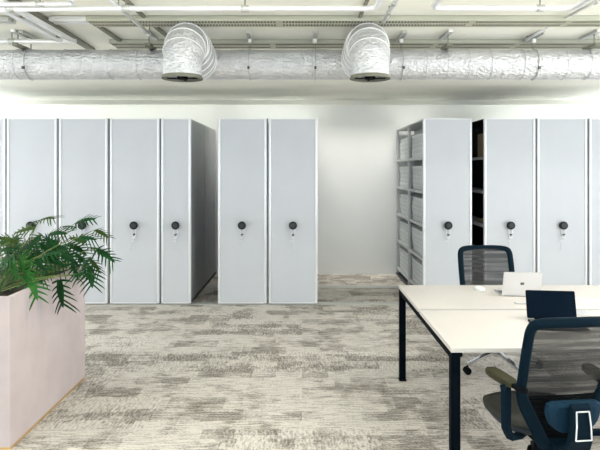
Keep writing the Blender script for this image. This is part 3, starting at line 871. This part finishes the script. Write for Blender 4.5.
# visible leaves: px, py of the blade centre, distance, direction angle in the image (deg, 0 = right, 90 = up), size, shade
LV = [(86, 221, 4.15, 18, .20, 0), (102, 234, 4.1, -22, .17, 2), (106, 256, 4.0, -32, .21, 0), (91, 277, 3.98, -72, .21, 0), (61, 294, 3.75, -80, .20, 0),
      (33, 287, 3.5, -62, .21, 1), (58, 234, 3.95, 10, .20, 0), (48, 219, 3.9, 12, .17, 2), (34, 223, 3.7, 30, .17, 2), (24, 231, 3.6, -170, .18, 2),
      (6, 240, 3.5, 160, .18, 2), (16, 255, 3.55, 200, .19, 0), (29, 250, 3.65, 60, .19, 0), (47, 250, 3.8, 120, .19, 0), (77, 240, 4.05, 160, .18, 2),
      (78, 250, 4.05, -20, .19, 0), (72, 261, 3.95, -35, .19, 0), (97, 250, 4.1, -10, .15, 2), (4, 263, 3.45, 220, .18, 0), (13, 268, 3.5, -60, .17, 1),
      (38, 264, 3.6, -40, .18, 0), (55, 262, 3.8, -20, .19, 0), (64, 248, 3.9, 40, .18, 0), (75, 272, 3.9, -60, .17, 0), (45, 275, 3.65, -110, .16, 1),
      (22, 263, 3.5, 100, .17, 1), (28, 272, 3.5, -80, .18, 1), (68, 227, 4.1, 170, .15, 0), (40, 240, 3.9, 40, .15, 0), (84, 262, 4.1, -40, .16, 0),
      (8, 252, 3.9, 150, .18, 0), (52, 242, 4.1, 140, .17, 0), (20, 246, 3.8, 20, .16, 0), (95, 266, 4.15, -50, .15, 2), (65, 256, 4.15, 10, .17, 0), (33, 258, 4.0, 190, .16, 0)]
roots = [(-1.98, 3.48), (-1.95, 3.80), (-1.93, 4.13)]
plab = ['leafy lobed philodendron plant at the near left end of the planter', 'leafy lobed philodendron plant in the middle of the planter', 'leafy lobed philodendron plant at the far end of the planter, topmost leaf']
plants = []
for i, (rx, ry) in enumerate(roots):
    t = thing('philodendron_plant', plab[i], 'plant', (rx, ry, PH - .045), 0, 'philodendron plants in the planter')
    plants.append((t, [MB(), MB(), MB()], MB(), MB()))
random.seed(11)
for _ in range(24):
    LV.append((random.uniform(2, 88), random.uniform(238, 276), random.uniform(3.45, 4.2), random.uniform(0, 360), random.uniform(.14, .18), random.choice((0, 0, 0, 2))))
for px, py, dd, ang, sz, sh in LV:
    c = Vector((wx(px, dd), dd, wz(py, dd)))
    i = min(range(3), key=lambda k: abs(roots[k][1] - dd) + .1 * random.random())
    t, mbs, st, old = plants[i]; o = Vector(t.location)
    a = math.radians(ang); dr = Vector((math.cos(a), random.uniform(-.45, .1), math.sin(a))).normalized()
    L = sz * random.uniform(.72, .92); W = L * random.uniform(.58, .74)
    base = c - dr * (L * .5) + Vector((0, 0, .06 * L))
    nrm = Vector((random.uniform(-.5, .5), -.55 + random.uniform(-.35, .45), .8))
    leaf(mbs[sh], base - o, dr, nrm, L, W, .12)
    r0 = Vector((random.uniform(-.05, .05), random.uniform(-.05, .05), 0))
    e = base - o; mid = r0.lerp(e, .5) + Vector((-.02, 0, .06 + .12 * max(0, (e.z - .0))))
    pts = [r0 * (1 - u) ** 2 + mid * 2 * u * (1 - u) + e * u * u for u in [k / 8 for k in range(9)]]
    # keep petioles above the rim
    pts = [Vector((p.x, p.y, max(p.z, .062 if p.x + o.x > PX1 - .06 and p.x + o.x < PX1 + .02 else -.0))) for p in pts]
    st.tube(pts, [.0042 - .0020 * k / 8 for k in range(9)], 6)
for i, (t, mbs, st, old) in enumerate(plants):
    for mb, mn in zip(mbs, ('leafa', 'leafb', 'leafc')):
        if mb.v: mb.build('foliage', mn, t, recalc=False)
    st.build('leaf_stalks', 'stem', t)
    for q in range(2):
        a = random.uniform(-.6, .5)
        old.tube(sm([(0, 0, -.01), (.06, .05 + .05 * q, .05), (.14, .14 + .08 * q, .07), (.21, .20 + .1 * q, .085)] if i < 2 else [(0, 0, -.01), (.04, -.05, .05), (.12, -.08 - .03 * q, .09), (.2, -.06, .10)]), [.011 - .00025 * k for k in range(19)], 8)
    old.build('trailing_stem', 'oldstem', t)
t = thing('spiky_grass_plant', 'small tuft of narrow upright blades at the near left corner of the planter', 'plant', (-1.86, 3.36, PH - .045))
bl = MB()
for k in range(26):
    a = random.uniform(0, 2 * PI); le = random.uniform(.10, .19); out = random.uniform(.3, .85)
    dx, dy = math.cos(a) * out, math.sin(a) * out * .55
    if dx > .4: dx *= .7
    sdv = Vector((-math.sin(a), math.cos(a), 0)); vs = []
    for q in range(6):
        u = q / 5; p = Vector((dx * le * u * (.4 + .6 * u), dy * le * u * (.4 + .6 * u), le * (u * 1.05 - .38 * out * u * u)))
        w = .0050 * (1 - u) ** .6 + .0004; vs += [p - sdv * w, p + Vector((0, 0, -.001)), p + sdv * w]
    fs = []
    for q in range(5): b3 = q * 3; fs += [(b3, b3 + 1, b3 + 4, b3 + 3), (b3 + 1, b3 + 2, b3 + 5, b3 + 4)]
    bl.add(vs, fs, True)
bl.build('blades', 'blade', t, recalc=False)
MB().tube([(0, 0, -.015), (0, 0, .02)], [.014, .010], 8).build('crown', 'oldstem', t)

# ------------------------------------------------------------------ light
def area(name, loc, rot, sx, sy, e, col):
    l = bpy.data.lights.new(name, 'AREA'); l.shape = 'RECTANGLE'; l.size = sx; l.size_y = sy; l.energy = e; l.color = col
    o = bpy.data.objects.new(name, l); COL.objects.link(o); o.location = loc; o.rotation_euler = rot
    return o
for i in range(4):
    x = XL + (XR - XL) * (i + .5) / 4
    area('window_daylight', (x, YF + .03, 1.38), (PI / 2, 0, 0), 2.3, 2.1, 15, (.45, .70, 1.0))
for sx in (-1, 1):
    for yc in SIDE_Y:
        area('side_daylight_fill', (sx * (XR - .03), yc, 1.38), (PI / 2, 0, PI / 2 * sx), 2.3, 2.1, {-.9: 8, 1.9: 10}.get(yc, 30) if sx < 0 else {-.9: 26, 1.9: 74, 4.7: 18}.get(yc, 34), (.96, .975, 1.0))  # added side daylight; the stronger right row carries the main light
for x in (-3.6, 2.6):
    area('ceiling_lamp', (x, 3.05, H - .06), (0, 0, 0), 1.8, .12, 50 if x < 0 else 34, (1.0, .97, .93))
for x in (-2.4, 0, 2.4):
    area('ceiling_fill', (x, 1.55, 2.25), (PI - .25, 0, 0), 1.8, .12, 30, (1.0, .98, .96))  # unseen upward fill, added to brighten the ceiling
cl = area('added_cove_lamp', (0, 8.22, 2.92), (math.radians(10), 0, 0), 10.2,  .06, 40, (1.0, .965, .90)); cl.data.spread = math.radians(68)  # unseen, added in the slot to light the top of the back wall
w = bpy.data.worlds.new('World'); SC.world = w; w.use_nodes = True
bg = w.node_tree.nodes['Background']; bg.inputs[0].default_value = (.8, .9, 1, 1); bg.inputs[1].default_value = 1.0

# ------------------------------------------------------------------ camera
cd = bpy.data.cameras.new('Camera'); cam = bpy.data.objects.new('Camera', cd); COL.objects.link(cam)
cam.location = (0, 0, EYE); cam.rotation_euler = (PI / 2, 0, 0)
cd.sensor_width = 36; cd.sensor_fit = 'HORIZONTAL'; cd.lens = F * 36 / 600
cd.shift_x = -2 / 600; cd.shift_y = -55 / 600
cd.clip_start = .05; cd.clip_end = 60
SC.camera = cam
SC.view_settings.view_transform = 'Standard'; SC.view_settings.look = 'None'
SC.view_settings.gamma = 1; SC.view_settings.use_curve_mapping = False
SC.view_settings.exposure = 0.28
